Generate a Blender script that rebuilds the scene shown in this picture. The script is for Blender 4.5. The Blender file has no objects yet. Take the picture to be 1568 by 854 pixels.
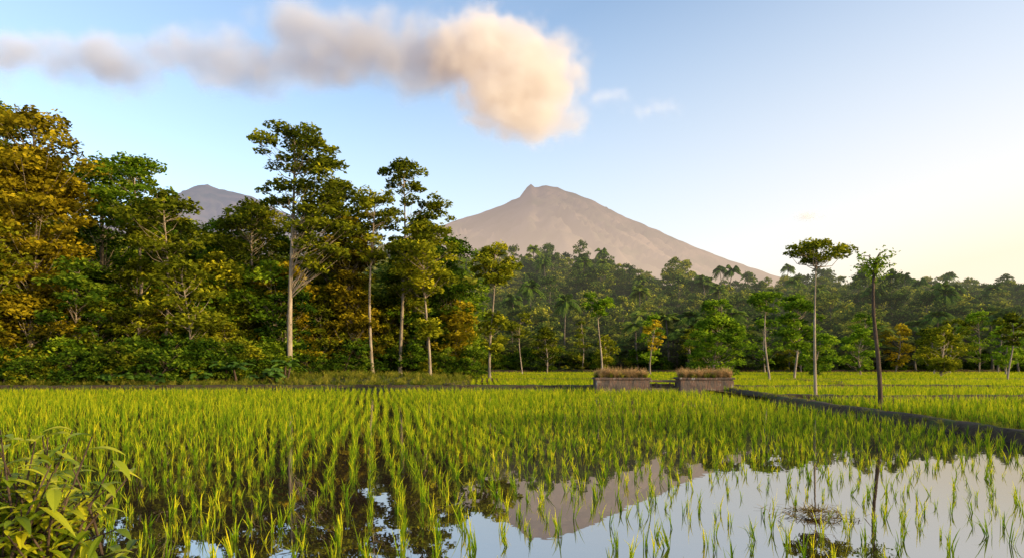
import bpy, math, numpy as np, bmesh
from mathutils import Vector
R = np.random.default_rng(7)
S = bpy.context.scene
S.view_settings.view_transform='Standard'; S.view_settings.look='None'; S.view_settings.exposure=0

# ---------------------------------------------------------------- helpers
def nt_new(name):
    m=bpy.data.materials.new(name); m.use_nodes=True
    nt=m.node_tree; nt.nodes.clear(); return m,nt
def N(nt,t,**k):
    n=nt.nodes.new(t)
    for a,b in k.items(): setattr(n,a,b)
    return n
def L(nt,a,b): nt.links.new(a,b)
def ramp(nt,stops):
    r=N(nt,'ShaderNodeValToRGB'); e=r.color_ramp.elements
    while len(e)<len(stops): e.new(0.5)
    for i,(p,c) in enumerate(stops):
        e[i].position=p; e[i].color=(*c,1)
    return r
def math_n(nt,op,a,b=None,clamp=False):
    n=N(nt,'ShaderNodeMath',operation=op); n.use_clamp=clamp
    for i,v in enumerate((a,b)):
        if v is None: continue
        if isinstance(v,(int,float)): n.inputs[i].default_value=v
        else: L(nt,v,n.inputs[i])
    return n.outputs[0]
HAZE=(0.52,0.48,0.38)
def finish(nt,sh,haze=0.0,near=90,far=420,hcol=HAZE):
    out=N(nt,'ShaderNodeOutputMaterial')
    if haze>0:   # aerial perspective painted in as emission, grows with distance from the valley floor
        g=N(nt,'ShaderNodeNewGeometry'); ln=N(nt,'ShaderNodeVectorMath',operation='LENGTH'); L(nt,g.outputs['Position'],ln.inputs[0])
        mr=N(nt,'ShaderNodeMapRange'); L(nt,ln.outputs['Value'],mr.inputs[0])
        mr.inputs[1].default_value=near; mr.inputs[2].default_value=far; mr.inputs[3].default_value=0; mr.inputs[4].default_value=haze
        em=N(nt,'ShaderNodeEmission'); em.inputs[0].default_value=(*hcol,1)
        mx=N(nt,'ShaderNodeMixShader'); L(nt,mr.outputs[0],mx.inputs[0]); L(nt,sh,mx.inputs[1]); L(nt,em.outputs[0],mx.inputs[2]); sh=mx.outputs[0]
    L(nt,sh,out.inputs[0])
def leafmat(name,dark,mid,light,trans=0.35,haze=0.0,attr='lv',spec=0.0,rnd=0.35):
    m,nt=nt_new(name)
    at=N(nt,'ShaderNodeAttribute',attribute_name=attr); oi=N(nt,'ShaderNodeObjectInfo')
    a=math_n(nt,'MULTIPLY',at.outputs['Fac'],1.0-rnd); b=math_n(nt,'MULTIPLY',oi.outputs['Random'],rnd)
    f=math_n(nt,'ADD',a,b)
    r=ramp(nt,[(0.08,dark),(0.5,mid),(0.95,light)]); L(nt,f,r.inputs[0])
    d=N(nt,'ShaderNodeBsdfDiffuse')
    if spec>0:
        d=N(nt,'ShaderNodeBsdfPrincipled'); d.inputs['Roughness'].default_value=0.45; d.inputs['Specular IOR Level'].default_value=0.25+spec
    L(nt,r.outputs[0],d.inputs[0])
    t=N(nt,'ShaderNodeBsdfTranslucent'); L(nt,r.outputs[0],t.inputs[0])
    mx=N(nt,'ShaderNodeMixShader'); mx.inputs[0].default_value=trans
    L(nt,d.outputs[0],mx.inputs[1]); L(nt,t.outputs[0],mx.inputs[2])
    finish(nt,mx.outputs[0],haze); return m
def noisemat(name,stops,scale=1.0,detail=6,rough=0.9,bump=0.3,haze=0.0,stretch=(1,1,1),bscale=None,spec=0.2):
    m,nt=nt_new(name)
    g=N(nt,'ShaderNodeNewGeometry'); mp=N(nt,'ShaderNodeMapping'); mp.inputs['Scale'].default_value=stretch
    L(nt,g.outputs['Position'],mp.inputs[0])
    n=N(nt,'ShaderNodeTexNoise'); n.inputs['Scale'].default_value=scale; n.inputs['Detail'].default_value=detail; n.inputs['Roughness'].default_value=0.65
    L(nt,mp.outputs[0],n.inputs['Vector'])
    r=ramp(nt,stops); L(nt,n.outputs[0],r.inputs[0])
    p=N(nt,'ShaderNodeBsdfPrincipled'); p.inputs['Roughness'].default_value=rough; p.inputs['Specular IOR Level'].default_value=spec
    L(nt,r.outputs[0],p.inputs['Base Color'])
    if bump>0:
        n2=N(nt,'ShaderNodeTexNoise'); n2.inputs['Scale'].default_value=bscale or scale*4; n2.inputs['Detail'].default_value=5
        L(nt,mp.outputs[0],n2.inputs['Vector'])
        b=N(nt,'ShaderNodeBump'); b.inputs['Strength'].default_value=bump; b.inputs['Distance'].default_value=0.05
        L(nt,n2.outputs[0],b.inputs['Height']); L(nt,b.outputs[0],p.inputs['Normal'])
    finish(nt,p.outputs[0],haze); return m

_tab=R.random((256,256))
def vn(x,y):
    x=np.asarray(x,float); y=np.asarray(y,float)
    xi=np.floor(x).astype(int); yi=np.floor(y).astype(int); fx=x-xi; fy=y-yi
    fx=fx*fx*(3-2*fx); fy=fy*fy*(3-2*fy)
    g=lambda a,b:_tab[a%256,b%256]
    return (g(xi,yi)*(1-fx)+g(xi+1,yi)*fx)*(1-fy)+(g(xi,yi+1)*(1-fx)+g(xi+1,yi+1)*fx)*fy
def fbm(x,y,o=4):
    s=0;a=0.5
    for i in range(o):
        s=s+a*vn(x*2**i+17*i,y*2**i+31*i); a*=0.5
    return s
def ss(a,b,x):
    t=np.clip((x-a)/(b-a),0,1); return t*t*(3-2*t)

class MB:
    def __init__(s): s.v=[];s.f=[];s.m=[];s.l=[];s.n=0
    def add(s,v,f,mi,lv=None):
        v=np.asarray(v,float).reshape(-1,3); f=np.asarray(f,int).reshape(-1,4)
        s.v.append(v); s.f.append(f+s.n); s.n+=len(v)
        s.m.append(np.full(len(f),mi)); s.l.append(np.full(len(f),0.5) if lv is None else lv)
    def mesh(s,name,mats,smooth=False):
        v=np.concatenate(s.v);f=np.concatenate(s.f);m=np.concatenate(s.m);l=np.concatenate(s.l)
        me=bpy.data.meshes.new(name)
        me.vertices.add(len(v)); me.vertices.foreach_set('co',v.ravel().astype(np.float32))
        me.loops.add(len(f)*4); me.loops.foreach_set('vertex_index',f.ravel().astype(np.int32))
        me.polygons.add(len(f)); me.polygons.foreach_set('loop_start',np.arange(0,len(f)*4,4,dtype=np.int32))
        for mt in mats: me.materials.append(mt)
        me.polygons.foreach_set('material_index',m.astype(np.int32))
        if smooth: me.polygons.foreach_set('use_smooth',np.ones(len(f),bool))
        a=me.attributes.new('lv','FLOAT','FACE'); a.data.foreach_set('value',l.astype(np.float32))
        me.update(calc_edges=True); return me
    def obj(s,name,mats,smooth=False,loc=(0,0,0),parent=None,coll=None):
        o=bpy.data.objects.new(name,s.mesh(name,mats,smooth)); o.location=loc
        (coll or S.collection).objects.link(o)
        if parent: o.parent=parent
        return o
def tube(mb,P,rad,mi,seg=6):
    P=np.asarray(P,float); n=len(P); rad=np.asarray(rad,float)
    T=np.gradient(P,axis=0); T/=np.linalg.norm(T,axis=1)[:,None]+1e-9
    up=np.where(np.abs(T[:,2:3])>0.9,np.array([[1.,0,0]]),np.array([[0,0,1.]]))
    if abs(T[:,2]).mean()>0.6: up=np.tile([1.,0,0],(n,1))
    A=np.cross(T,up); A/=np.linalg.norm(A,axis=1)[:,None]+1e-9; B=np.cross(T,A)
    th=np.arange(seg)/seg*2*np.pi
    V=P[:,None]+rad[:,None,None]*(np.cos(th)[None,:,None]*A[:,None]+np.sin(th)[None,:,None]*B[:,None])
    i=np.arange(n-1)[:,None]*seg; j=np.arange(seg)[None]
    f=np.stack([i+j,i+(j+1)%seg,i+seg+(j+1)%seg,i+seg+j],-1)
    mb.add(V,f,mi)
def leaves(mb,C,size,mi,rng,flat=0.5,lv=None,asp=0.5,droop=0.25):
    n=len(C)
    th=rng.random(n)*2*np.pi
    u=np.stack([np.cos(th),np.sin(th),rng.normal(-droop,0.35,n)],1); u/=np.linalg.norm(u,axis=1)[:,None]
    nn=rng.normal(0,1,(n,3)); nn[:,2]=np.abs(nn[:,2])+flat*0.6
    v=np.cross(nn,u); v/=np.linalg.norm(v,axis=1)[:,None]+1e-9
    s=size*rng.uniform(0.6,1.3,n)[:,None]
    V=np.stack([C-u*s*0.5,C+v*s*asp*0.5-u*s*0.05,C+u*s*0.5,C-v*s*asp*0.5-u*s*0.05],1)
    mb.add(V,np.arange(n*4).reshape(n,4),mi,np.clip(rng.normal(0.5,0.2,n),0,1) if lv is None else lv)

def tree_mb(seed,h,tr,crowns,leaf=0.3,lean=0.0,wob=0.25):
    """crowns: (dx,dy,z0,z1,R,npads,padR,leaves_per_pad,shape)"""
    r=np.random.default_rng(seed); mb=MB()
    n=12; t=np.linspace(0,1,n); ph=r.random(2)*6
    top=max(c[3] for c in crowns)*0.97
    P=np.stack([lean*t+wob*np.sin(t*4+ph[0])-wob*np.sin(ph[0]),wob*np.sin(t*3+ph[1])-wob*np.sin(ph[1]),t*top-0.3],1)
    rad=tr*(1-0.78*t); rad[0]*=1.5
    tube(mb,P,rad,0,8)
    def at(z):
        q=np.clip((z+0.3)/top,0,1); return np.array([np.interp(q,t,P[:,k]) for k in range(3)])
    for (dx,dy,z0,z1,Rr,npd,pr,m,shape) in crowns:
        for k in range(npd):
            q=r.random()
            if shape=='flat': env=0.35+0.65*min(1,(1-q)*1.6+0.2) if q>0.5 else 0.35+0.65*q*1.8
            elif shape=='col': env=(0.78+0.22*math.sin(q*9+seed))*min(1,(1-q)*4+0.25)
            else: env=math.sqrt(max(0.05,1-(2*q-1)**2))
            a=r.random()*2*np.pi; rr=Rr*env*math.sqrt(r.uniform(0.05,1.05))
            z=z0+(z1-z0)*q
            ax=at(z); c=np.array([ax[0]+dx+rr*math.cos(a),ax[1]+dy+rr*math.sin(a),z])
            b=at(max(0.3*z0,z-0.55*rr-0.08*(z1-z0)-abs(dx)*0.5))
            mid=(b+c)/2+np.array([0,0,-0.12*rr])+r.normal(0,0.12,3)
            d=max(0.018,tr*0.15*(1-0.5*q))
            tube(mb,[b,mid,c],[d*1.3,d*0.8,d*0.3],0,4)
            p=pr*r.uniform(0.6,1.35); mm=int(m*(p/pr)**1.5)
            ra=p*np.sqrt(r.random(mm))*1.0; aa=r.random(mm)*2*np.pi
            edge=ra/p
            C=c+np.stack([ra*np.cos(aa),ra*np.sin(aa),r.normal(0,0.26*p,mm)*(1.1-0.5*edge)-0.25*p*edge**2+0.1*p],1)
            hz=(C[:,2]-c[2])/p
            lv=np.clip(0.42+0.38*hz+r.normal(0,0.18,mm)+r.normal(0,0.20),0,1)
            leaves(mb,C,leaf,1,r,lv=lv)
    return mb

# ---------------------------------------------------------------- materials
bark=noisemat('bark_pale',[(0.3,(0.12,0.09,0.06)),(0.6,(0.34,0.27,0.19)),(0.8,(0.46,0.38,0.28))],1.5,stretch=(2,2,0.6),bump=0.5)
barkd=noisemat('bark_dark',[(0.3,(0.03,0.02,0.015)),(0.7,(0.12,0.08,0.055))],3,stretch=(2,2,0.5),bump=0.6)
lf_green=leafmat('leaf_green',(0.012,0.032,0.004),(0.10,0.18,0.010),(0.34,0.42,0.020))
lf_gold=leafmat('leaf_gold',(0.04,0.038,0.004),(0.32,0.25,0.011),(0.72,0.52,0.022))
lf_mix=leafmat('leaf_olive',(0.022,0.034,0.004),(0.18,0.205,0.011),(0.56,0.50,0.020))
lf_bright=leafmat('leaf_bright',(0.03,0.07,0.008),(0.17,0.28,0.014),(0.46,0.56,0.025))
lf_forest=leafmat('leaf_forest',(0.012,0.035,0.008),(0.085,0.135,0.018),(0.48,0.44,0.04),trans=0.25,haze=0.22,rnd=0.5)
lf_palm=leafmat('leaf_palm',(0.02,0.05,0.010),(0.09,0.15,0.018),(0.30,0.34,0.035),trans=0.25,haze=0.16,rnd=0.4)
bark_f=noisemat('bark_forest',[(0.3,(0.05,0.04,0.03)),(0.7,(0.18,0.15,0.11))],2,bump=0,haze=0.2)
lf_under=leafmat('leaf_undergrowth',(0.008,0.024,0.004),(0.055,0.11,0.008),(0.24,0.30,0.018))
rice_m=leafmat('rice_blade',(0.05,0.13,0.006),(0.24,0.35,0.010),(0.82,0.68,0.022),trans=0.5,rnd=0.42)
grass_m=leafmat('grass_blade',(0.03,0.06,0.008),(0.17,0.20,0.018),(0.44,0.36,0.05),trans=0.4,rnd=0.5)
grass_r=leafmat('grass_dry',(0.18,0.13,0.05),(0.42,0.27,0.11),(0.65,0.42,0.20),trans=0.4,rnd=0.5)
soil=noisemat('soil',[(0.3,(0.025,0.016,0.009)),(0.5,(0.07,0.045,0.025)),(0.62,(0.05,0.065,0.015)),(0.8,(0.10,0.10,0.03))],1.3,bump=0.8,bscale=9)
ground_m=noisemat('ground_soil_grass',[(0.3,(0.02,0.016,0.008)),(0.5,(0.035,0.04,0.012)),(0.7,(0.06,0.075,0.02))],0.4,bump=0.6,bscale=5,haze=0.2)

# ---------------------------------------------------------------- ground sheet
def gh(x,y):
    x=np.asarray(x,float); y=np.asarray(y,float)
    z=np.full(np.broadcast(x,y).shape,0.18)
    left=ss(2,-12,x+0*y)*ss(43,52,y)
    z=z+0.5*left+6*ss(-22,-60,x)*ss(48,90,y)
    hill=ss(128,250,y+12*np.sin(x*0.02))*(24+7*fbm(x/60+5,y/60,3))*ss(6000,700,y)
    hill=hill*(0.92-0.32*ss(18,68,x+0*y)+0.12*ss(75,110,x+0*y)-0.18*ss(120,190,x+0*y))
    z=z+hill
    z=z+ss(60,200,y)*(fbm(x/14,y/14,3)-0.5)*1.2*ss(105,125,y)
    inp=(x<11.2)&(x>-70)&(y>5.0)&(y<41.3)
    z=np.where(inp,-0.14,z)
    rp=(x>=11.2)&(x<70)&(y>5.0)&(y<100)
    z=np.where(rp,0.05,z)
    fp=(x>-3.5)&(x<11.2)&(y>43)&(y<100)
    z=np.where(fp,0.05,z)
    return z
def axis(lo,f0,f1,hi,step,g=1.18):
    a=list(np.arange(f0,f1+step/2,step)); s=step;x=f1
    while x<hi: s*=g; x+=s; a.append(x)
    s=step;x=f0
    while x>lo: s*=g; x-=s; a.insert(0,x)
    return np.array(a)
xs=axis(-12000,-50,75,12000,0.7); ys=axis(-3000,-2,110,16000,0.7,1.12)
X,Y=np.meshgrid(xs,ys); Z=gh(X,Y)
mb=MB(); ny,nx=X.shape
i=np.arange(ny-1)[:,None]*nx; j=np.arange(nx-1)[None]
mb.add(np.stack([X,Y,Z],-1),np.stack([i+j,i+j+1,i+j+1+nx,i+j+nx],-1),0)
mb.obj('ground',[ground_m],smooth=True)

# ---------------------------------------------------------------- water
m,nt=nt_new('paddy_water')
p=N(nt,'ShaderNodeBsdfDiffuse'); p.inputs[0].default_value=(0.035,0.022,0.012,1)
gl=N(nt,'ShaderNodeBsdfGlossy'); gl.inputs['Roughness'].default_value=0.01; gl.inputs[0].default_value=(1,1,0.99,1)
g=N(nt,'ShaderNodeNewGeometry'); n=N(nt,'ShaderNodeTexNoise'); n.inputs['Scale'].default_value=1.6; n.inputs['Detail'].default_value=3
L(nt,g.outputs['Position'],n.inputs['Vector']); b=N(nt,'ShaderNodeBump'); b.inputs['Strength'].default_value=0.10; b.inputs['Distance'].default_value=0.010
L(nt,n.outputs[0],b.inputs['Height'])
L(nt,b.outputs[0],gl.inputs['Normal'])
fr=N(nt,'ShaderNodeFresnel'); fr.inputs[0].default_value=8.0; L(nt,b.outputs[0],fr.inputs['Normal'])
mx=N(nt,'ShaderNodeMixShader'); L(nt,fr.outputs[0],mx.inputs[0]); L(nt,p.outputs[0],mx.inputs[1]); L(nt,gl.outputs[0],mx.inputs[2])
finish(nt,mx.outputs[0]); water=m
def sheet(name,x0,x1,y0,y1,z):
    mb=MB(); mb.add([[x0,y0,z],[x1,y0,z],[x1,y1,z],[x0,y1,z]],[[0,1,2,3]],0); return mb.obj(name,[water])
sheet('paddy_water',-71,11.3,4.3,41.6,0.0)
sheet('paddy_water',11.4,70.5,4.3,100.5,0.13)
sheet('paddy_water',-3.8,11.35,42.6,100.5,0.125)

# ---------------------------------------------------------------- bunds
def bund(name,pts,w,h,z0=-0.15,mat=soil,step=0.3):
    pts=np.array(pts,float); d=np.r_[0,np.cumsum(np.linalg.norm(np.diff(pts,axis=0),axis=1))]
    s=np.arange(0,d[-1],step); P=np.stack([np.interp(s,d,pts[:,0]),np.interp(s,d,pts[:,1])],1)
    P[:,0]+=0.35*(fbm(s*0.3,s*0+3,3)-0.5); P[:,1]+=0.35*(fbm(s*0.3,s*0+9,3)-0.5)
    T=np.gradient(P,axis=0); T/=np.linalg.norm(T,axis=1)[:,None]; Nn=np.stack([-T[:,1],T[:,0]],1)
    pro=[(-0.62,z0),(-0.5,0.0),(-0.42,0.55),(-0.25,0.92),(0,1.0),(0.25,0.92),(0.42,0.55),(0.5,0.0),(0.62,z0)]
    V=[]
    for k,(a,b) in enumerate(pro):
        jit=0.26*(fbm(s*1.7+k*7,s*0+k,3)-0.45)
        q=P+Nn*((a*w+jit*w))[:,None]; zz=(b*h if b>=0 else b)+jit*h*1.6
        V.append(np.concatenate([q,(zz if np.ndim(zz) else np.full(len(s),zz))[:,None]],1))
    V=np.stack(V,1); n=len(s);k=len(pro)
    i=np.arange(n-1)[:,None]*k; j=np.arange(k-1)[None]
    mb=MB(); mb.add(V,np.stack([i+j,i+j+k,i+j+k+1,i+j+1],-1),0); mb.obj(name,[mat],smooth=True)
    return P,w,h
B=[]
B.append(bund('earth_bund',[(-70,42.1),(-30,41.8),(-12,42.3),(5,42),(14,42)],1.1,0.34))
B.append(bund('earth_bund',[(13.3,41.6),(12.6,38),(11.7,30),(11.3,24),(11.1,18),(10.9,13),(11.4,4)],0.7,0.27))
B.append(bund('earth_bund',[(11.8,30.5),(16,29.2),(26,29.8),(60,33)],0.8,0.32))
B.append(bund('earth_bund',[(13.2,41.8),(24,43.5),(34,41),(70,47)],0.8,0.32))
B.append(bund('earth_bund',[(-4,62),(10,63),(30,60),(70,66)],0.8,0.30))
B.append(bund('earth_bund',[(-4,84),(20,82),(70,88)],0.9,0.34))
B.append(bund('earth_bund',[(-4,101),(20,101),(72,101)],2.0,0.7))
B.append(bund('earth_bund',[(-3.9,42),(-3.8,60),(-4,101)],1.0,0.4))
B.append(bund('earth_bund',[(21,43.4),(25,52),(24,60.5)],0.6,0.3))

# ---------------------------------------------------------------- instancing
def instancer(name,pos,rot,scl,idx,coll):
    me=bpy.data.meshes.new(name); n=len(pos)
    me.vertices.add(n); me.vertices.foreach_set('co',np.asarray(pos,np.float32).ravel())
    a=me.attributes.new('rot','FLOAT_VECTOR','POINT'); a.data.foreach_set('vector',np.asarray(rot,np.float32).ravel())
    a=me.attributes.new('scl','FLOAT_VECTOR','POINT'); a.data.foreach_set('vector',np.asarray(scl,np.float32).ravel())
    a=me.attributes.new('idx','INT','POINT'); a.data.foreach_set('value',np.asarray(idx,np.int32))
    o=bpy.data.objects.new(name,me); S.collection.objects.link(o)
    ng=bpy.data.node_groups.new(name+'_gn','GeometryNodeTree')
    ng.interface.new_socket('Geometry',in_out='INPUT',socket_type='NodeSocketGeometry'); ng.interface.new_socket('Geometry',in_out='OUTPUT',socket_type='NodeSocketGeometry')
    gi=N(ng,'NodeGroupInput'); go=N(ng,'NodeGroupOutput'); ip=N(ng,'GeometryNodeInstanceOnPoints'); ci=N(ng,'GeometryNodeCollectionInfo')
    ci.inputs['Collection'].default_value=coll; ci.inputs['Separate Children'].default_value=True; ci.inputs['Reset Children'].default_value=True
    ip.inputs['Pick Instance'].default_value=True
    L(ng,gi.outputs[0],ip.inputs['Points']); L(ng,ci.outputs[0],ip.inputs['Instance'])
    for nm,tp,s in (('rot','FLOAT_VECTOR','Rotation'),('scl','FLOAT_VECTOR','Scale'),('idx','INT','Instance Index')):
        na=N(ng,'GeometryNodeInputNamedAttribute',data_type=tp); na.inputs['Name'].default_value=nm
        L(ng,na.outputs['Attribute'],ip.inputs[s])
    L(ng,ip.outputs[0],go.inputs[0])
    md=o.modifiers.new('instances','NODES'); md.node_group=ng
    return o
def inst_at(name,x,y,z,coll,k,s0,s1,tilt=0.05,rng=R,sz=None,smul=None):
    n=len(x); sc=rng.uniform(s0,s1,n)
    if smul is not None: sc=sc*smul
    scl=np.stack([sc,sc,sc*(rng.uniform(0.85,1.15,n) if sz is None else sz)],1)
    rot=np.stack([rng.normal(0,tilt,n),rng.normal(0,tilt,n),rng.random(n)*2*np.pi],1)
    return instancer(name,np.stack([x,y,z],1),rot,scl,rng.integers(0,k,n),coll)

def tuft(seed,nb,h,w,spread,mat,name,coll,segs=3):
    r=np.random.default_rng(seed); mb=MB()
    for b in range(nb):
        a=r.random()*2*np.pi; hh=h*r.uniform(0.55,1.2); sp=spread*r.uniform(0.1,1.2); bend=r.uniform(0.3,1.6)
        t=np.linspace(0,1,segs+1); base=r.normal(0,0.014,2)*h/0.3
        rad=sp*hh*(t*0.5+0.5*t**2*bend); zz=hh*(t-0.22*bend*t**3*(sp/0.5))
        P=np.stack([base[0]+rad*math.cos(a),base[1]+rad*math.sin(a),zz],1)
        tw=a+np.pi/2+r.normal(0,0.7); S_=np.array([math.cos(tw),math.sin(tw),0])
        ww=w*np.array([0.7,1,0.8,0.12] if segs==3 else np.linspace(1,0.1,segs+1))
        V=np.concatenate([P-S_*ww[:,None]/2,P+S_*ww[:,None]/2])
        k=segs+1; f=[[i,i+1,i+1+k,i+k] for i in range(segs)]
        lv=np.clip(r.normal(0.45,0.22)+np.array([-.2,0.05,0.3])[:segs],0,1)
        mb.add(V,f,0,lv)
    return mb.obj(name,[mat],coll=coll)
C_rice=bpy.data.collections.new('rice_plants')
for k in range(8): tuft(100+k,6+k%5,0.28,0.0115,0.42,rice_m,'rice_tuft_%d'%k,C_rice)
C_grass=bpy.data.collections.new('grass_tufts')
for k in range(5): tuft(200+k,34,0.30,0.014,1.1,grass_m,'grass_tuft_%d'%k,C_grass)
C_dry=bpy.data.collections.new('dry_grass_tufts')
for k in range(4): tuft(300+k,40,0.40,0.012,0.7,grass_r,'dry_grass_tuft_%d'%k,C_dry)

def ricegrid(x0,x1,y0,y1,sp,ang,jit=0.035,drop=0.06):
    c,s=math.cos(ang),math.sin(ang); D=max(x1-x0,y1-y0)*1.2
    n=int(D/sp); u=(np.arange(-n,n)*sp)
    U,V=np.meshgrid(u,u); cx,cy=(x0+x1)/2,(y0+y1)/2
    U=U+0.5*(fbm(U*0.12+40,V*0.12,2)-0.4); V=V+0.5*(fbm(U*0.12+9,V*0.12+70,2)-0.4)
    x=cx+c*U-s*V; y=cy+s*U+c*V; x=x.ravel();y=y.ravel()
    x=x+R.normal(0,jit,len(x)); y=y+R.normal(0,jit,len(x))
    k=(x>x0)&(x<x1)&(y>y0)&(y<y1)&(np.abs(x)<0.85*y+3)&(R.random(len(x))>drop)
    return x[k],y[k]
x,y=ricegrid(-36,10.6,5.2,41.2,0.315,0.19,jit=0.04)
kk=~((x>9.4)&(y>37.5))
thin=0.20*ss(-2,3,x)*ss(14,9,y)+0.10*ss(14,9,y)
kk&=R.random(len(x))>thin
x,y=x[kk],y[kk]
sz=0.7+0.6*fbm(x*0.25,y*0.25,3)
far=ss(9,20,y)
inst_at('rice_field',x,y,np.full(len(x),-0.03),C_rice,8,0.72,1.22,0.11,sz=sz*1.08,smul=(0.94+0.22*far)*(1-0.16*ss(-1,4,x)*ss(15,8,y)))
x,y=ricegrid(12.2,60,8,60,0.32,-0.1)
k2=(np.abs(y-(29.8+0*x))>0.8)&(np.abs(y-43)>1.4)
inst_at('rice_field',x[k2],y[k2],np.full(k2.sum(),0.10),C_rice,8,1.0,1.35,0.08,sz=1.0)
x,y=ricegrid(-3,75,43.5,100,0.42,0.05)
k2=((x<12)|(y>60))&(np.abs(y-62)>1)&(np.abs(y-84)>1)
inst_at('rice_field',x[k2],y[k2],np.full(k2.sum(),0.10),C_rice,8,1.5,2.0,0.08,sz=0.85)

# grass along the bunds
gx=[];gy=[];gz=[]
for (P,w,h) in B:
    k=(np.abs(P[:,0])<0.85*P[:,1]+4); P=P[k]
    if len(P)==0: continue
    n=int(len(P)*4.5); q=P[R.integers(0,len(P),n)]
    off=R.normal(0,0.26*w,(n,2)); keep=fbm(q[:,0]*0.5,q[:,1]*0.5,2)>0.26
    gx+=list((q+off)[keep,0]);gy+=list((q+off)[keep,1]);gz+=list(np.clip(h-0.12-np.abs(R.normal(0,.1,keep.sum())),0.05,9))
inst_at('bund_grass',np.array(gx),np.array(gy),np.array(gz),C_grass,5,0.3,0.9,0.2)

# ---------------------------------------------------------------- near and middle trees
tid=[0]
def tree(x,y,h,tr,crowns,leafm=lf_green,leaf=0.36,barkm=bark,name='rainforest_tree',lean=0.0,wob=0.25):
    tid[0]+=1
    mb=tree_mb(1000+tid[0]*13,h,tr,crowns,leaf,lean,wob)
    return mb.obj(name,[barkm,leafm],loc=(x,y,float(gh(x,y))-0.1))
c=lambda z0,z1,R_,n,pr=0.8,m=90,sh='ell',dx=0,dy=0:(dx,dy,z0,z1,R_,n,pr,m,sh)
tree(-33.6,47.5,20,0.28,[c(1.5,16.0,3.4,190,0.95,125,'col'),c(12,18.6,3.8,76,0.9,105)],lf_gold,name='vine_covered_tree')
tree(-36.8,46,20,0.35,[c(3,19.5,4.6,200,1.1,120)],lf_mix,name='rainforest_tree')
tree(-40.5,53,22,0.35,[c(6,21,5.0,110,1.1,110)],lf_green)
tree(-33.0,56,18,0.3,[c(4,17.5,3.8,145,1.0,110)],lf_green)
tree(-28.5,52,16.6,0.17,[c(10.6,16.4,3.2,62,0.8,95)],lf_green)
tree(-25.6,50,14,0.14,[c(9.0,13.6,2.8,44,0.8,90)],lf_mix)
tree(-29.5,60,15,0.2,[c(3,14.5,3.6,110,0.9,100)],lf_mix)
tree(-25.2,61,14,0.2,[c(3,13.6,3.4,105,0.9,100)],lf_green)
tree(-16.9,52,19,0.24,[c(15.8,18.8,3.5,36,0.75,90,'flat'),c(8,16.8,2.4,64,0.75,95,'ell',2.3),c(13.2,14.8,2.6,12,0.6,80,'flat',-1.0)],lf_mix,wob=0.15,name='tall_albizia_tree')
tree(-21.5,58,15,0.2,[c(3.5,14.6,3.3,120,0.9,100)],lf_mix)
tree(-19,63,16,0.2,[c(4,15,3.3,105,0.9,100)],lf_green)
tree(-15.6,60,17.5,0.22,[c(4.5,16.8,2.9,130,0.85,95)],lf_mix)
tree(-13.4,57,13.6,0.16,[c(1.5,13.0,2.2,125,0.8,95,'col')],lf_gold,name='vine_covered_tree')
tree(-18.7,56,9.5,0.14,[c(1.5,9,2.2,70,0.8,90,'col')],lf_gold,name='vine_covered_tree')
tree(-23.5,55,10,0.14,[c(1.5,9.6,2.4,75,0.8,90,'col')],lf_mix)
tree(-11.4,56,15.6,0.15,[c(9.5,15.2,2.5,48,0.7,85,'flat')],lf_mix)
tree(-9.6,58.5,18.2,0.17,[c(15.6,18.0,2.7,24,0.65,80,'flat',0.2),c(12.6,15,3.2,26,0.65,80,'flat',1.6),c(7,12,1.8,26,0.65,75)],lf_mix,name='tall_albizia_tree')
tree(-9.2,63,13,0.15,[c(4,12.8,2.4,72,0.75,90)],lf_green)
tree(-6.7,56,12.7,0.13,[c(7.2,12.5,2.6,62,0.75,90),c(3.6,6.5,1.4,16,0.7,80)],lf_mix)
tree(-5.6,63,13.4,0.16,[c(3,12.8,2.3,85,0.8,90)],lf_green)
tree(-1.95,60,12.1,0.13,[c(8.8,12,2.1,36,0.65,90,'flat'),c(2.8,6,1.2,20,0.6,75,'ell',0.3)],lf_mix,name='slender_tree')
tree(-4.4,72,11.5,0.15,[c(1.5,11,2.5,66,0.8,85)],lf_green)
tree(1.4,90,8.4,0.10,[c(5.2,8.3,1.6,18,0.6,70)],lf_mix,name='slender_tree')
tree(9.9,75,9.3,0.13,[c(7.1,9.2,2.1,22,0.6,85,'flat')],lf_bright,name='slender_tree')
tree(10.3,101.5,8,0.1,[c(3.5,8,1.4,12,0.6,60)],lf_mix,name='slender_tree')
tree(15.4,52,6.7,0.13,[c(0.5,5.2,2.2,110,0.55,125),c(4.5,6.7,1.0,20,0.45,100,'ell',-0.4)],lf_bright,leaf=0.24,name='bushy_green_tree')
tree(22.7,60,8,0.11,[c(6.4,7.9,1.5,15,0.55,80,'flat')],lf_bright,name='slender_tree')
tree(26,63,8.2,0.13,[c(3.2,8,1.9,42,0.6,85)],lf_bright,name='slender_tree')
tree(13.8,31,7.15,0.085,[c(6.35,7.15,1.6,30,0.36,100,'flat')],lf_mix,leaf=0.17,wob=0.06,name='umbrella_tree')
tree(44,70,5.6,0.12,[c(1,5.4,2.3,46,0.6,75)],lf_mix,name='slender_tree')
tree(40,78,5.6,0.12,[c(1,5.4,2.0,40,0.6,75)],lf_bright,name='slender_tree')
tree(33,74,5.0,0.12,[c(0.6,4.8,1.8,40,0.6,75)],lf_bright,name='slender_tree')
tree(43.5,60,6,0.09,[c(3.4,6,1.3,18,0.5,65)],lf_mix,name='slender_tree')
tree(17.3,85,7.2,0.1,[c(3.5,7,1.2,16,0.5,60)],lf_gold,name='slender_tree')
tree(30,104,9,0.13,[c(2.5,9,2.4,46,0.7,75)],lf_mix)
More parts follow.
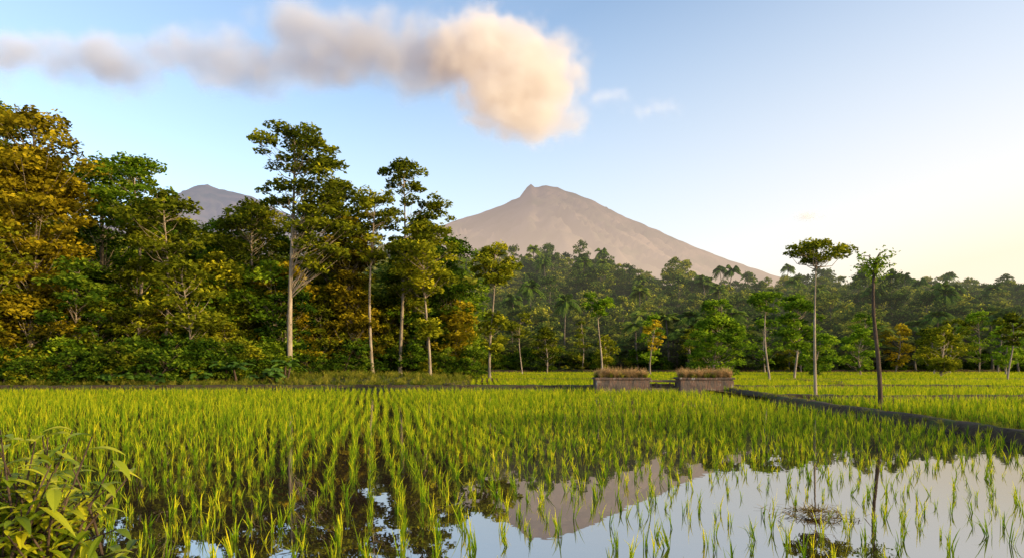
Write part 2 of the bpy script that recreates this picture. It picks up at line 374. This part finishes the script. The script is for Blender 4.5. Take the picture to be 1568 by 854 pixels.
for (tx,ty,th,tR,tm) in ((36,97,8,2.3,lf_bright),(42,99,7,2.4,lf_mix),(49,96,8.5,2.6,lf_bright),(55,98,7,2.2,lf_gold),(61,95,8,2.6,lf_mix),(67,98,9,2.6,lf_bright),(52,84,6,2.2,lf_mix),(58,80,6.5,2.0,lf_bright),(26,98,6.5,1.8,lf_mix),(20,99,8.5,1.7,lf_bright),(13,98,5.5,1.6,lf_mix),(5,99,7,1.8,lf_mix)):
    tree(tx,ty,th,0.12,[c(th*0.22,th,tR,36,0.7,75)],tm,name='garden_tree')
# unseen trees added off to the right to cast long shadows over the paddy
tree(31,5.5,9.5,0.16,[c(4.5,9.3,2.8,60,0.8,80)],lf_mix,name='slender_tree')
tree(37,9,10,0.16,[c(5,9.8,2.6,55,0.8,80)],lf_green,name='slender_tree')
# bare old trunk with a ragged head
tid[0]+=1
r=np.random.default_rng(5); mb=MB(); t=np.linspace(0,1,14)
P=np.stack([0.07*np.sin(t*6)-0.30*t+0.1*t**3,0.08*np.sin(t*4),t*5.2-0.2],1); tube(mb,P,0.085*(1-0.5*t)*(1+0.12*np.sin(t*40)),0,9)
for k in range(15):
    a=r.random()*6.28; l=r.uniform(0.25,0.7); b=P[-1]-[0,0,r.uniform(0,0.6)]
    e=b+np.array([math.cos(a)*l,math.sin(a)*l,r.uniform(0.0,0.4)]); q=(b+e)/2+[0,0,0.12]
    tube(mb,[b,q,e],[0.03,0.02,0.010],0,5)
    C=e+r.normal(0,1,(18,3))*[0.12,0.12,0.08]; leaves(mb,C,0.13,1,r)
    C=b+(e-b)*r.random((14,1))+r.normal(0,0.06,(14,3))-[0,0,0.12]; leaves(mb,C,0.18,1,r,droop=1.6,asp=0.3)
mb.obj('old_bare_tree',[barkd,lf_green],loc=(12.95,24,0.25))

# ---------------------------------------------------------------- prototypes for masses of vegetation
C_for=bpy.data.collections.new('forest_tree_kinds')
for k in range(7):
    h=[11,13,12,9,14,10,12][k]; Rr=[3.6,3.2,4.2,3.6,3.0,4.2,3.6][k]
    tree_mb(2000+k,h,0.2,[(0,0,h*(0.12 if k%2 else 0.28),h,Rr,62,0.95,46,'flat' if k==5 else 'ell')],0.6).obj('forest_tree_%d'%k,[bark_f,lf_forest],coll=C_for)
def palm(seed,h,mats,name,coll,fr=24,fl=3.2,tr=0.16):
    r=np.random.default_rng(seed); mb=MB(); t=np.linspace(0,1,9); ln=r.normal(0,0.8)
    P=np.stack([ln*t**2,0.3*np.sin(t*3),t*h],1); tube(mb,P,tr*(1-0.35*t),0,7); top=P[-1]
    for k in range(fr):
        a=k/fr*2*np.pi*2.4+r.normal(0,0.2); el=r.uniform(-0.2,1.3); s=np.linspace(0,1,9); l=fl*r.uniform(0.85,1.1)
        rad=l*s*math.cos(el)*(1-0.12*s); zz=l*(s*math.sin(el)-0.6*s**2.2)
        Q=top+np.stack([rad*math.cos(a),rad*math.sin(a),zz],1); tube(mb,Q,0.035*(1-0.8*s),0,3)
        side=np.array([-math.sin(a),math.cos(a),0])
        ss_=np.linspace(0.12,1,20)
        for sg in (-1,1):
            q=np.stack([np.interp(ss_,s,Q[:,i]) for i in range(3)],1)
            dr=np.gradient(q,axis=0); dr/=np.linalg.norm(dr,axis=1)[:,None]
            ll=0.8*np.sin(np.pi*(ss_*0.85+0.12))[:,None]*fl/3
            e=q+sg*side*ll*0.8+dr*ll*0.5+np.array([0,0,-0.55])*ll
            V=np.stack([q-dr*0.085,q+dr*0.085,e+dr*0.03,e-dr*0.03],1)
            mb.add(V,np.arange(len(q)*4).reshape(-1,4),1,np.clip(r.normal(0.5,0.2,len(q)),0,1))
    return mb.obj(name,mats,coll=coll)
C_palm=bpy.data.collections.new('palm_kinds')
for k in range(4): palm(50+k,[9,11,8,12][k],[bark_f,lf_palm],'palm_%d'%k,C_palm)
C_bush=bpy.data.collections.new('bush_kinds')
for k in range(5):
    tree_mb(2500+k,2.4,0.05,[(0,0,0.1,2.3,1.3,22,0.45,70,'ell')],0.22).obj('bush_%d'%k,[barkd,[lf_under,lf_under,lf_mix,lf_under,lf_green][k]],coll=C_bush)
C_small=bpy.data.collections.new('understorey_tree_kinds')
for k in range(5):
    h=7
    tree_mb(2600+k,h,0.08,[(0,0,1.5,h,1.9,44,0.65,80,'col' if k%2 else 'ell')],0.30).obj('small_tree_%d'%k,[bark,[lf_under,lf_gold,lf_mix,lf_green,lf_mix][k]],coll=C_small)
C_ban=bpy.data.collections.new('broad_leaf_kinds')
lf_broad=leafmat('leaf_broad',(0.02,0.05,0.006),(0.06,0.13,0.012),(0.14,0.24,0.02),spec=0.1)
def banana(seed,name,h=2.6,coll=C_ban,nl=9,ll=1.9,wd=0.5):
    r=np.random.default_rng(seed); mb=MB(); tube(mb,[[0,0,0],[0,0,h*0.5],[0.05,0,h]],[0.13,0.1,0.06],0,7)
    for k in range(nl):
        a=r.random()*6.28; el=r.uniform(0.4,1.3); s=np.linspace(0,1,8); l=ll*r.uniform(0.7,1.1)
        rad=l*s*math.cos(el)+0.15*s; zz=l*(s*math.sin(el)-0.6*s**2)
        Q=np.array([0,0,h*0.85])+np.stack([rad*math.cos(a),rad*math.sin(a),zz],1)
        w=wd*np.sin(np.pi*np.clip(s*0.92+0.05,0,1))**0.6; side=np.array([-math.sin(a),math.cos(a),0])
        A=Q-side*w[:,None]/2-[0,0,0.08]; Bq=Q+side*w[:,None]/2-[0,0,0.08]
        for M in (A,Bq):
            V=np.concatenate([Q,M]); f=[[i,i+1,i+9,i+8] for i in range(7)]; mb.add(V,f,1,np.full(7,r.uniform(0.3,0.9)))
    mb.obj(name,[barkd,lf_broad],coll=coll)
for k in range(3): banana(70+k,'banana_plant_%d'%k)
C_taro=bpy.data.collections.new('taro_kinds')
for k in range(3): banana(80+k,'taro_plant_%d'%k,h=1.0,coll=C_taro,nl=11,ll=0.8,wd=0.42)

# hillside forest
def scatter(x0,x1,y0,y1,sp):
    gx,gy=np.meshgrid(np.arange(x0,x1,sp),np.arange(y0,y1,sp)); gx=gx.ravel()+R.uniform(-.5,.5,gx.size)*sp; gy=gy.ravel()+R.uniform(-.5,.5,gy.size)*sp
    return gx,gy
x,y=scatter(-80,250,105,290,5.0); k=(np.abs(x)<0.9*y+15); x,y=x[k],y[k]
z=gh(x,y)-0.6
szs=np.where(y<125,0.62,1.0)*(0.8+0.4*fbm(x/18,y/18,2)/0.5*0.8)
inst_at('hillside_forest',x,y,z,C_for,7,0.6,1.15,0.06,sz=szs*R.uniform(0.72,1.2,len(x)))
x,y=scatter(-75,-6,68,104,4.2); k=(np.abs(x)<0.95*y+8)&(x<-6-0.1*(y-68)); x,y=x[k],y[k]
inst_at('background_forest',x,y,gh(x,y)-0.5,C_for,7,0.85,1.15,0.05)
# palms on skyline and at the forest foot
px=np.array([-3,4.5,6.5,8.5,13,22,26,30,52,56,66,82,95,110,140,155,60,70]); py=np.array([222,225,220,215,228,226,222,235,230,236,240,238,235,245,250,240,228,226.])
x2=R.uniform(14,95,70); y2=R.uniform(98.5,112,70)
x3=R.uniform(0,120,50); y3=R.uniform(125,215,50)
XX=np.r_[px,x2,x3]; YY=np.r_[py,y2,y3]
inst_at('coconut_palms',XX,YY,gh(XX,YY)-0.3,C_palm,4,0.95,1.15,0.06,sz=np.r_[np.full(len(px),1.30),R.uniform(0.3,0.8,70),R.uniform(1.0,1.3,50)])
# bushes along the forest foot
x=R.uniform(-6,95,420); y=R.uniform(101.5,112,420)
inst_at('forest_edge_bushes',x,y,gh(x,y)-0.2,C_bush,5,0.8,1.6,0.1)
# undergrowth below the left trees
n=950; x=R.uniform(-50,-3.5,n); y=43.8+R.random(n)**1.4*26; ed=43.5+15*ss(-24,-8,x); k=(y>ed)
x,y=x[k],y[k]; inst_at('undergrowth',x,y,gh(x,y)-0.15,C_bush,5,0.5,1.3,0.1)
n=190; x=R.uniform(-50,-4,n); y=R.uniform(47,70,n); k=y>(47+15*ss(-24,-8,x)); x,y=x[k],y[k]
inst_at('understorey_trees',x,y,gh(x,y)-0.2,C_small,5,0.7,1.25,0.06)
n=26; x=R.uniform(-40,-14,n); y=R.uniform(45.0,49,n)
inst_at('banana_plants',x,y,gh(x,y)-0.6,C_ban,3,0.6,0.95,0.1)
n=45; x=R.uniform(-34,-16,n); y=R.uniform(42.9,44.6,n)+2.5*ss(-24,-16,x)
inst_at('taro_plants',x,y,gh(x,y)-0.3,C_taro,3,0.6,1.2,0.15)
n=1800; x=R.uniform(-45,-3,n); y=42.6+R.random(n)*(1.5+15*ss(-26,-8,x)); 
inst_at('bank_grass',x,y,gh(x,y)-0.05,C_grass,5,0.8,2.1,0.2)

# ---------------------------------------------------------------- concrete sluice
stone=noisemat('weathered_concrete',[(0.30,(0.035,0.03,0.028)),(0.45,(0.11,0.085,0.07)),(0.55,(0.14,0.08,0.055)),(0.64,(0.22,0.20,0.18)),(0.72,(0.55,0.52,0.48))],2.2,detail=8,bump=0.9,bscale=8,stretch=(1.8,1.8,0.45))
def block(name,x0,x1,y0,y1,z0,z1,parent,seed=0,cuts=7,amp=0.035):
    bm=bmesh.new(); bmesh.ops.create_cube(bm,size=1)
    for v in bm.verts: v.co=Vector(((x0+x1)/2+v.co.x*(x1-x0),(y0+y1)/2+v.co.y*(y1-y0),(z0+z1)/2+v.co.z*(z1-z0)))
    bmesh.ops.bevel(bm,geom=bm.edges[:],offset=min(0.04,(z1-z0)*0.2),segments=2,affect='EDGES')
    bmesh.ops.subdivide_edges(bm,edges=[e for e in bm.edges if e.calc_length()>0.3],cuts=cuts,use_grid_fill=True)
    for v in bm.verts:
        a=vn(v.co.x*3+seed,v.co.z*4+v.co.y*3)-0.5; b=vn(v.co.x*2.3+9+seed,v.co.y*2+v.co.z)-0.5
        v.co.y+=amp*2*float(a); v.co.z+=amp*1.5*float(b); v.co.x+=amp*float(a)
    me=bpy.data.meshes.new(name); bm.to_mesh(me); bm.free(); me.materials.append(stone)
    o=bpy.data.objects.new(name,me); S.collection.objects.link(o); o.parent=parent; return o
for k,(x0,x1) in enumerate(((4.9,8.05),(9.8,12.95))):
    e=bpy.data.objects.new('concrete_sluice_wall',None); S.collection.objects.link(e)
    block('wall_body',x0,x1,39.8,41.2,-0.15,0.72,e,k*5)
    block('wall_coping',x0-0.06,x1+0.06,39.73,41.27,0.723,0.84,e,k*5+3,amp=0.02)
    n=190; x=R.uniform(x0+.1,x1-.1,n); y=R.uniform(39.9,41.1,n)
    inst_at('dry_grass_on_wall',x,y,np.full(n,0.80),C_dry,4,0.6,1.7,0.15)
    n=90; x=R.uniform(x0+.1,x1-.1,n); y=R.uniform(39.8,41.1,n)
    inst_at('green_grass_on_wall',x,y,np.full(n,0.80),C_grass,5,0.5,1.6,0.15)
e=bpy.data.objects.new('sluice_gate',None); S.collection.objects.link(e)
block('sill',8.06,9.79,40.2,41.1,-0.14,0.22,e,11)
block('lintel',8.0,9.85,40.3,40.6,0.56,0.68,e,17,amp=0.02)
block('board',8.1,9.7,40.75,40.83,0.225,0.46,e,21,amp=0.01)
for k,xx in enumerate((8.5,9.3)): block('post_%d'%k,xx,xx+0.1,40.4,40.5,0.2,0.56,e,30+k,cuts=2,amp=0.01)

# ---------------------------------------------------------------- floating weeds + foreground shrub
mb=MB(); r=np.random.default_rng(3)
for k in range(340):
    a=r.random()*6.28; q=abs(r.normal(0,0.5)); c0=np.array([3.35+q*0.46*math.cos(a),7.6+q*0.42*math.sin(a),0.01+0.05*max(0,1-q)])
    d=r.normal(0,1,3)*[1,1,0.2]; d/=np.linalg.norm(d); l=r.uniform(0.06,0.18); s=np.cross(d,[0,0,1])*0.007
    e=c0+d*l; e[2]=abs(e[2]); mb.add([c0-s,c0+s,e+s*.4,e-s*.4],[[0,1,2,3]],0,np.array([r.random()]))
straw=leafmat('dead_straw',(0.08,0.05,0.015),(0.22,0.14,0.04),(0.40,0.28,0.08),rnd=0.0)
mb.obj('floating_weeds',[straw])
mb=MB(); r=np.random.default_rng(12)
def bigleaf(mb,c0,a,el,l,w,lv):
    s=np.linspace(0,1,7); rad=l*s*math.cos(el); zz=l*(s*math.sin(el)-0.45*s**2)
    Q=c0+np.stack([rad*math.cos(a),rad*math.sin(a),zz],1); side=np.array([-math.sin(a),math.cos(a),0])
    ww=w*np.sin(np.pi*np.clip(s*0.97+0.02,0,1))**0.8*(1.15-0.5*s)
    for sg in (-1,1):
        M=Q+sg*side*ww[:,None]/2+np.array([0,0,1])*ww[:,None]*0.16
        V=np.concatenate([Q,M]); mb.add(V,[[i,i+1,i+8,i+7] for i in range(6)],1,np.full(6,lv))
for k in range(95):
    a=r.random()*6.28; h=r.uniform(0.25,1.12); q=r.uniform(0.05,0.5)
    b=np.array([r.normal(0,0.12),r.normal(0,0.12),0]); e=np.array([q*math.cos(a)*1.3,q*math.sin(a),h])
    md=(b+e)/2+[0,0,0.1]; tube(mb,[b,md,e],[0.012,0.008,0.004],0,5)
    for u in np.linspace(0.35,1,8):
        p0=(1-u)**2*b+2*u*(1-u)*md+u*u*e
        bigleaf(mb,p0,r.random()*6.28,r.uniform(-0.3,0.7),r.uniform(0.11,0.24),r.uniform(0.045,0.085),r.random()*0.6+0.4*e[2]/1.12)
fg=leafmat('shrub_leaf',(0.03,0.07,0.006),(0.24,0.32,0.012),(0.72,0.66,0.025),spec=0.1,rnd=0.0,trans=0.45)
mb.obj('foreground_shrub',[barkd,fg],smooth=True,loc=(-3.05,4.3,0.15))

# ---------------------------------------------------------------- mountains
def mountain(name,yc,prof,x0,x1,slope,mat,dx=50,dpt=4200,seed=0,gul=120):
    pxs,pz=zip(*prof); xs=np.arange(x0,x1,dx); ys=np.concatenate([np.arange(yc-dpt,yc,dx),np.arange(yc,yc+dpt*0.5,dx*2)])
    X,Y=np.meshgrid(xs,ys); t=np.abs(Y-yc); pk=pxs[int(np.argmax(pz))]
    xx=X-(X-pk)*0.25*np.clip(t/dpt,0,1)
    pr=np.interp(xx,pxs,pz)
    Z=pr-slope*t
    rr=np.hypot(X-pk,Y-yc)+50; th=np.arctan2(Y-yc,X-pk)
    rid=np.abs(fbm(th*11+seed+30,rr/1900,5)-0.47)*2
    rid2=np.abs(fbm(X/420+seed,Y/700,4)-0.47)*2
    Z=Z-gul*np.clip(rr/900,0.15,2.0)*(0.35-rid)*0.9*np.clip(t/450,0.06,1)+gul*0.4*rid2*np.clip(t/400,0.12,1)
    Z=Z+34*(fbm(X/120,Y/120,3)-0.45)
    Z=np.maximum(Z,-30)
    mb=MB(); ny,nx=X.shape; i=np.arange(ny-1)[:,None]*nx; j=np.arange(nx-1)[None]
    mb.add(np.stack([X,Y,Z],-1),np.stack([i+j,i+j+1,i+j+1+nx,i+j+nx],-1),0); mb.obj(name,[mat],smooth=True)
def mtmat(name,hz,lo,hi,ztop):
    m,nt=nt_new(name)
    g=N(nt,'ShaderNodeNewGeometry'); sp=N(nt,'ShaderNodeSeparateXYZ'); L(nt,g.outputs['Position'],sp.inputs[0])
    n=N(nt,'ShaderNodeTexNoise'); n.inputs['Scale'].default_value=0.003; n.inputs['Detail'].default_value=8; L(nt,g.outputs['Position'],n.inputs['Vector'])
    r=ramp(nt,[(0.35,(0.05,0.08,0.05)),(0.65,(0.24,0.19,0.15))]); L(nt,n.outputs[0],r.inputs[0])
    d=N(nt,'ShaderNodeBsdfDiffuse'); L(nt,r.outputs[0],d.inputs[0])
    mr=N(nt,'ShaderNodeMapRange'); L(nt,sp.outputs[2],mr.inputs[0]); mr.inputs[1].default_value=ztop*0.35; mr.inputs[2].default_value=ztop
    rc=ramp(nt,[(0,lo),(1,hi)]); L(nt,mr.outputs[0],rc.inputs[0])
    em=N(nt,'ShaderNodeEmission'); L(nt,rc.outputs[0],em.inputs[0])  # haze painted in as emission, paler toward the mountain foot
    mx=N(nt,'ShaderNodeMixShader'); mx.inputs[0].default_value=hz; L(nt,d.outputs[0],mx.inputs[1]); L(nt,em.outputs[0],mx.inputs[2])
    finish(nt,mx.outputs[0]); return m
k=9000/1045
pf=[(x_,y_) for x_,y_ in ((-400,460),(-100,450),(300,430),(560,385),(640,358),(700,337),(740,325),(770,313),(795,303),(803,292),(812,282),(820,288),(835,283),(850,287),(862,291),(875,295),(900,304),(925,316),(950,330),(975,340),(1000,350),(1050,373),(1100,393),(1180,420),(1300,455),(1500,500))]
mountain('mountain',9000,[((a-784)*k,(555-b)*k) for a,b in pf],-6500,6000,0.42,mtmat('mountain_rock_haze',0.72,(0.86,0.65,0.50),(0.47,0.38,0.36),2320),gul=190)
k=12000/1045
pf=[(100,470),(200,370),(250,325),(275,303),(290,292),(303,284),(318,282),(335,289),(355,294),(385,301),(420,318),(500,355),(620,420),(800,500)]
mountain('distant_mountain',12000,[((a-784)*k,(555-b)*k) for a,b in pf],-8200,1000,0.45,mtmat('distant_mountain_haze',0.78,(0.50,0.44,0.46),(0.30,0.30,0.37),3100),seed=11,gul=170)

# ---------------------------------------------------------------- clouds (volumes with painted glow)
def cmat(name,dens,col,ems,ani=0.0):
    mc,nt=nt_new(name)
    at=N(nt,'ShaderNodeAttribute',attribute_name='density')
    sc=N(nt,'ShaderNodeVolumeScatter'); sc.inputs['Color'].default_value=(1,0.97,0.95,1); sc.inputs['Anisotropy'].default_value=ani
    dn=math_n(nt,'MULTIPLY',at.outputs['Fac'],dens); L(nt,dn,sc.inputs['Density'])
    em=N(nt,'ShaderNodeEmission'); em.inputs[0].default_value=(*col,1); es=math_n(nt,'MULTIPLY',dn,ems); L(nt,es,em.inputs[1])  # glow stands in for light scattered many times inside the cloud
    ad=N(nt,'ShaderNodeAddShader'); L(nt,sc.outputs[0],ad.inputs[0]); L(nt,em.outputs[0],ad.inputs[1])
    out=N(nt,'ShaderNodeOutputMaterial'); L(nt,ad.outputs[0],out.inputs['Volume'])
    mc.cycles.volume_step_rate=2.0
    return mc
def cloud(name,mc,ells,mn,mxx,vox,nscale=170.,namp=1.5,lo=0.0,hi=0.8,warp=120,rough=0.6):
    me=bpy.data.meshes.new(name); me.vertices.add(1); me.materials.append(mc)
    o=bpy.data.objects.new(name,me); S.collection.objects.link(o)
    ng=bpy.data.node_groups.new(name+'_gn','GeometryNodeTree')
    ng.interface.new_socket('Geometry',in_out='INPUT',socket_type='NodeSocketGeometry'); ng.interface.new_socket('Geometry',in_out='OUTPUT',socket_type='NodeSocketGeometry')
    go=N(ng,'NodeGroupOutput'); vc=N(ng,'GeometryNodeVolumeCube'); pos=N(ng,'GeometryNodeInputPosition')
    wn=N(ng,'ShaderNodeTexNoise'); wn.inputs['Scale'].default_value=1/420.; wn.inputs['Detail'].default_value=2; L(ng,pos.outputs[0],wn.inputs['Vector'])
    w1=N(ng,'ShaderNodeVectorMath',operation='SUBTRACT'); L(ng,wn.outputs['Color'],w1.inputs[0]); w1.inputs[1].default_value=(.5,.5,.5)
    w2=N(ng,'ShaderNodeVectorMath',operation='SCALE'); L(ng,w1.outputs[0],w2.inputs[0]); w2.inputs['Scale'].default_value=warp
    w3=N(ng,'ShaderNodeVectorMath',operation='ADD'); L(ng,pos.outputs[0],w3.inputs[0]); L(ng,w2.outputs[0],w3.inputs[1])
    cur=None
    for (c_,r_,st) in ells:
        a=N(ng,'ShaderNodeVectorMath',operation='SUBTRACT'); L(ng,w3.outputs[0],a.inputs[0]); a.inputs[1].default_value=c_
        b=N(ng,'ShaderNodeVectorMath',operation='DIVIDE'); L(ng,a.outputs[0],b.inputs[0]); b.inputs[1].default_value=r_
        l=N(ng,'ShaderNodeVectorMath',operation='LENGTH'); L(ng,b.outputs[0],l.inputs[0])
        d=math_n(ng,'MULTIPLY',math_n(ng,'SUBTRACT',1.0,l.outputs['Value']),st)
        cur=d if cur is None else math_n(ng,'MAXIMUM',cur,d)
    n1=N(ng,'ShaderNodeTexNoise'); n1.inputs['Scale'].default_value=1/nscale; n1.inputs['Detail'].default_value=6; n1.inputs['Roughness'].default_value=rough; L(ng,pos.outputs[0],n1.inputs['Vector'])
    nn=math_n(ng,'MULTIPLY',math_n(ng,'SUBTRACT',n1.outputs[0],0.47),namp)
    tot=math_n(ng,'ADD',cur,nn)
    mr=N(ng,'ShaderNodeMapRange'); mr.interpolation_type='SMOOTHSTEP'; L(ng,tot,mr.inputs[0]); mr.inputs[1].default_value=lo; mr.inputs[2].default_value=hi
    L(ng,mr.outputs[0],vc.inputs['Density'])
    vc.inputs['Min'].default_value=mn; vc.inputs['Max'].default_value=mxx
    for ax,i in (('X',0),('Y',1),('Z',2)): vc.inputs['Resolution '+ax].default_value=int((mxx[i]-mn[i])/vox)
    sm=N(ng,'GeometryNodeSetMaterial'); sm.inputs['Material'].default_value=mc
    L(ng,vc.outputs[0],sm.inputs[0]); L(ng,sm.outputs[0],go.inputs[0])
    md=o.modifiers.new('cloud','NODES'); md.node_group=ng
m_sunglow=cmat('cloud_painted_sun',0.013,(1.0,0.66,0.42),0.40,-0.25)  # warm sunlight on the bulb painted in as volume emission
m_band=cmat('cloud_veil_painted_shade',0.0105,(0.60,0.46,0.48),0.24)  # dimmer mauve emission paints the band as the shaded part
E1=[((10,3050,1260),(290,260,240),1.35),((-150,3050,1380),(230,200,190),1.2),((90,3050,1120),(220,180,130),1.2)]
E2=[((-400,3050,1370),(340,200,190),1.15),((-680,3050,1410),(330,200,180),1.1),((-900,3050,1460),(300,180,140),1.0),
   ((-960,3050,1330),(560,190,140),0.95),((-1330,3050,1370),(380,170,120),0.88),((-1600,3050,1370),(300,150,70),0.75),((-1870,3050,1330),(420,170,130),0.85),((-2250,3050,1370),(340,170,110),0.85)]
E3=[((430,3050,1190),(120,60,46),0.7),((640,3050,1130),(140,60,34),0.5)]
cloud('cloud',m_sunglow,E1,(-450,2740,880),(400,3360,1640),11,hi=0.75,nscale=130,namp=2.4,rough=0.64)
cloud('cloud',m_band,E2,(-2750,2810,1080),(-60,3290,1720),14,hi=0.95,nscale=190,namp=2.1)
cloud('cloud',cmat('cloud_wisp',0.005,(1.0,0.80,0.68),0.55),E3,(250,2960,1040),(860,3140,1280),9,nscale=60,namp=2.0,hi=0.9,warp=60)
cloud('cloud',cmat('cloud_wisp_low',0.02,(1.0,0.70,0.42),0.42),[((1320,3050,655),(70,40,26),0.9)],(1220,2990,600),(1420,3110,710),5,nscale=30,namp=1.4,warp=25)

# ---------------------------------------------------------------- light
AZ=math.radians(114); EL=math.radians(15)
w=bpy.data.worlds.new('World'); S.world=w; w.use_nodes=True; nt=w.node_tree; nt.nodes.clear()
sk=N(nt,'ShaderNodeTexSky',sky_type='NISHITA'); sk.sun_disc=False; sk.sun_elevation=EL; sk.sun_rotation=AZ; sk.air_density=1.0; sk.dust_density=1.2; sk.ozone_density=1.5
gain=N(nt,'ShaderNodeVectorMath',operation='MULTIPLY'); gain.inputs[1].default_value=(2.6,2.4,2.3); L(nt,sk.outputs[0],gain.inputs[0])
# warm haze bank low in the sky toward the right-hand horizon
tc=N(nt,'ShaderNodeTexCoord'); sp=N(nt,'ShaderNodeSeparateXYZ'); L(nt,tc.outputs['Generated'],sp.inputs[0])
dt=N(nt,'ShaderNodeVectorMath',operation='DOT_PRODUCT'); L(nt,tc.outputs['Generated'],dt.inputs[0]); dt.inputs[1].default_value=(math.sin(math.radians(50)),math.cos(math.radians(50)),0)
d1=math_n(nt,'MAXIMUM',dt.outputs['Value'],0.0); d2=math_n(nt,'MULTIPLY',math_n(nt,'POWER',d1,2.0),0.82)
zz=math_n(nt,'MULTIPLY',math_n(nt,'MAXIMUM',sp.outputs[2],0.0),-1.75)
f=math_n(nt,'ADD',math_n(nt,'ADD',d2,zz),0.47,clamp=True)
hc=ramp(nt,[(0.0,(0.78,0.86,0.95)),(0.55,(0.93,0.92,0.92)),(0.85,(1.0,0.93,0.84)),(1.0,(1.0,0.88,0.68))]); L(nt,f,hc.inputs[0])
hs=N(nt,'ShaderNodeVectorMath',operation='SCALE'); L(nt,hc.outputs[0],hs.inputs[0]); hs.inputs['Scale'].default_value=8.0
mx=N(nt,'ShaderNodeMix',data_type='RGBA'); L(nt,f,mx.inputs['Factor']); L(nt,gain.outputs[0],mx.inputs['A']); L(nt,hs.outputs[0],mx.inputs['B'])
bg=N(nt,'ShaderNodeBackground'); bg.inputs[1].default_value=0.14; L(nt,mx.outputs['Result'],bg.inputs[0])
wo=N(nt,'ShaderNodeOutputWorld'); L(nt,bg.outputs[0],wo.inputs[0])
sl=bpy.data.lights.new('sun','SUN'); sl.energy=5; sl.angle=math.radians(0.5); sl.color=(1,0.76,0.38)
so=bpy.data.objects.new('sun',sl); S.collection.objects.link(so)
dirv=Vector((math.sin(AZ)*math.cos(EL),math.cos(AZ)*math.cos(EL),math.sin(EL)))
so.rotation_euler=dirv.to_track_quat('Z','Y').to_euler()
# ---------------------------------------------------------------- camera
cd=bpy.data.cameras.new('camera'); cd.lens=24; cd.sensor_width=36; cd.shift_y=0.0816; cd.clip_end=40000; cd.clip_start=0.05
co=bpy.data.objects.new('camera',cd); S.collection.objects.link(co); co.location=(0,0,1.7); co.rotation_euler=(math.pi/2,0,0)
S.camera=co
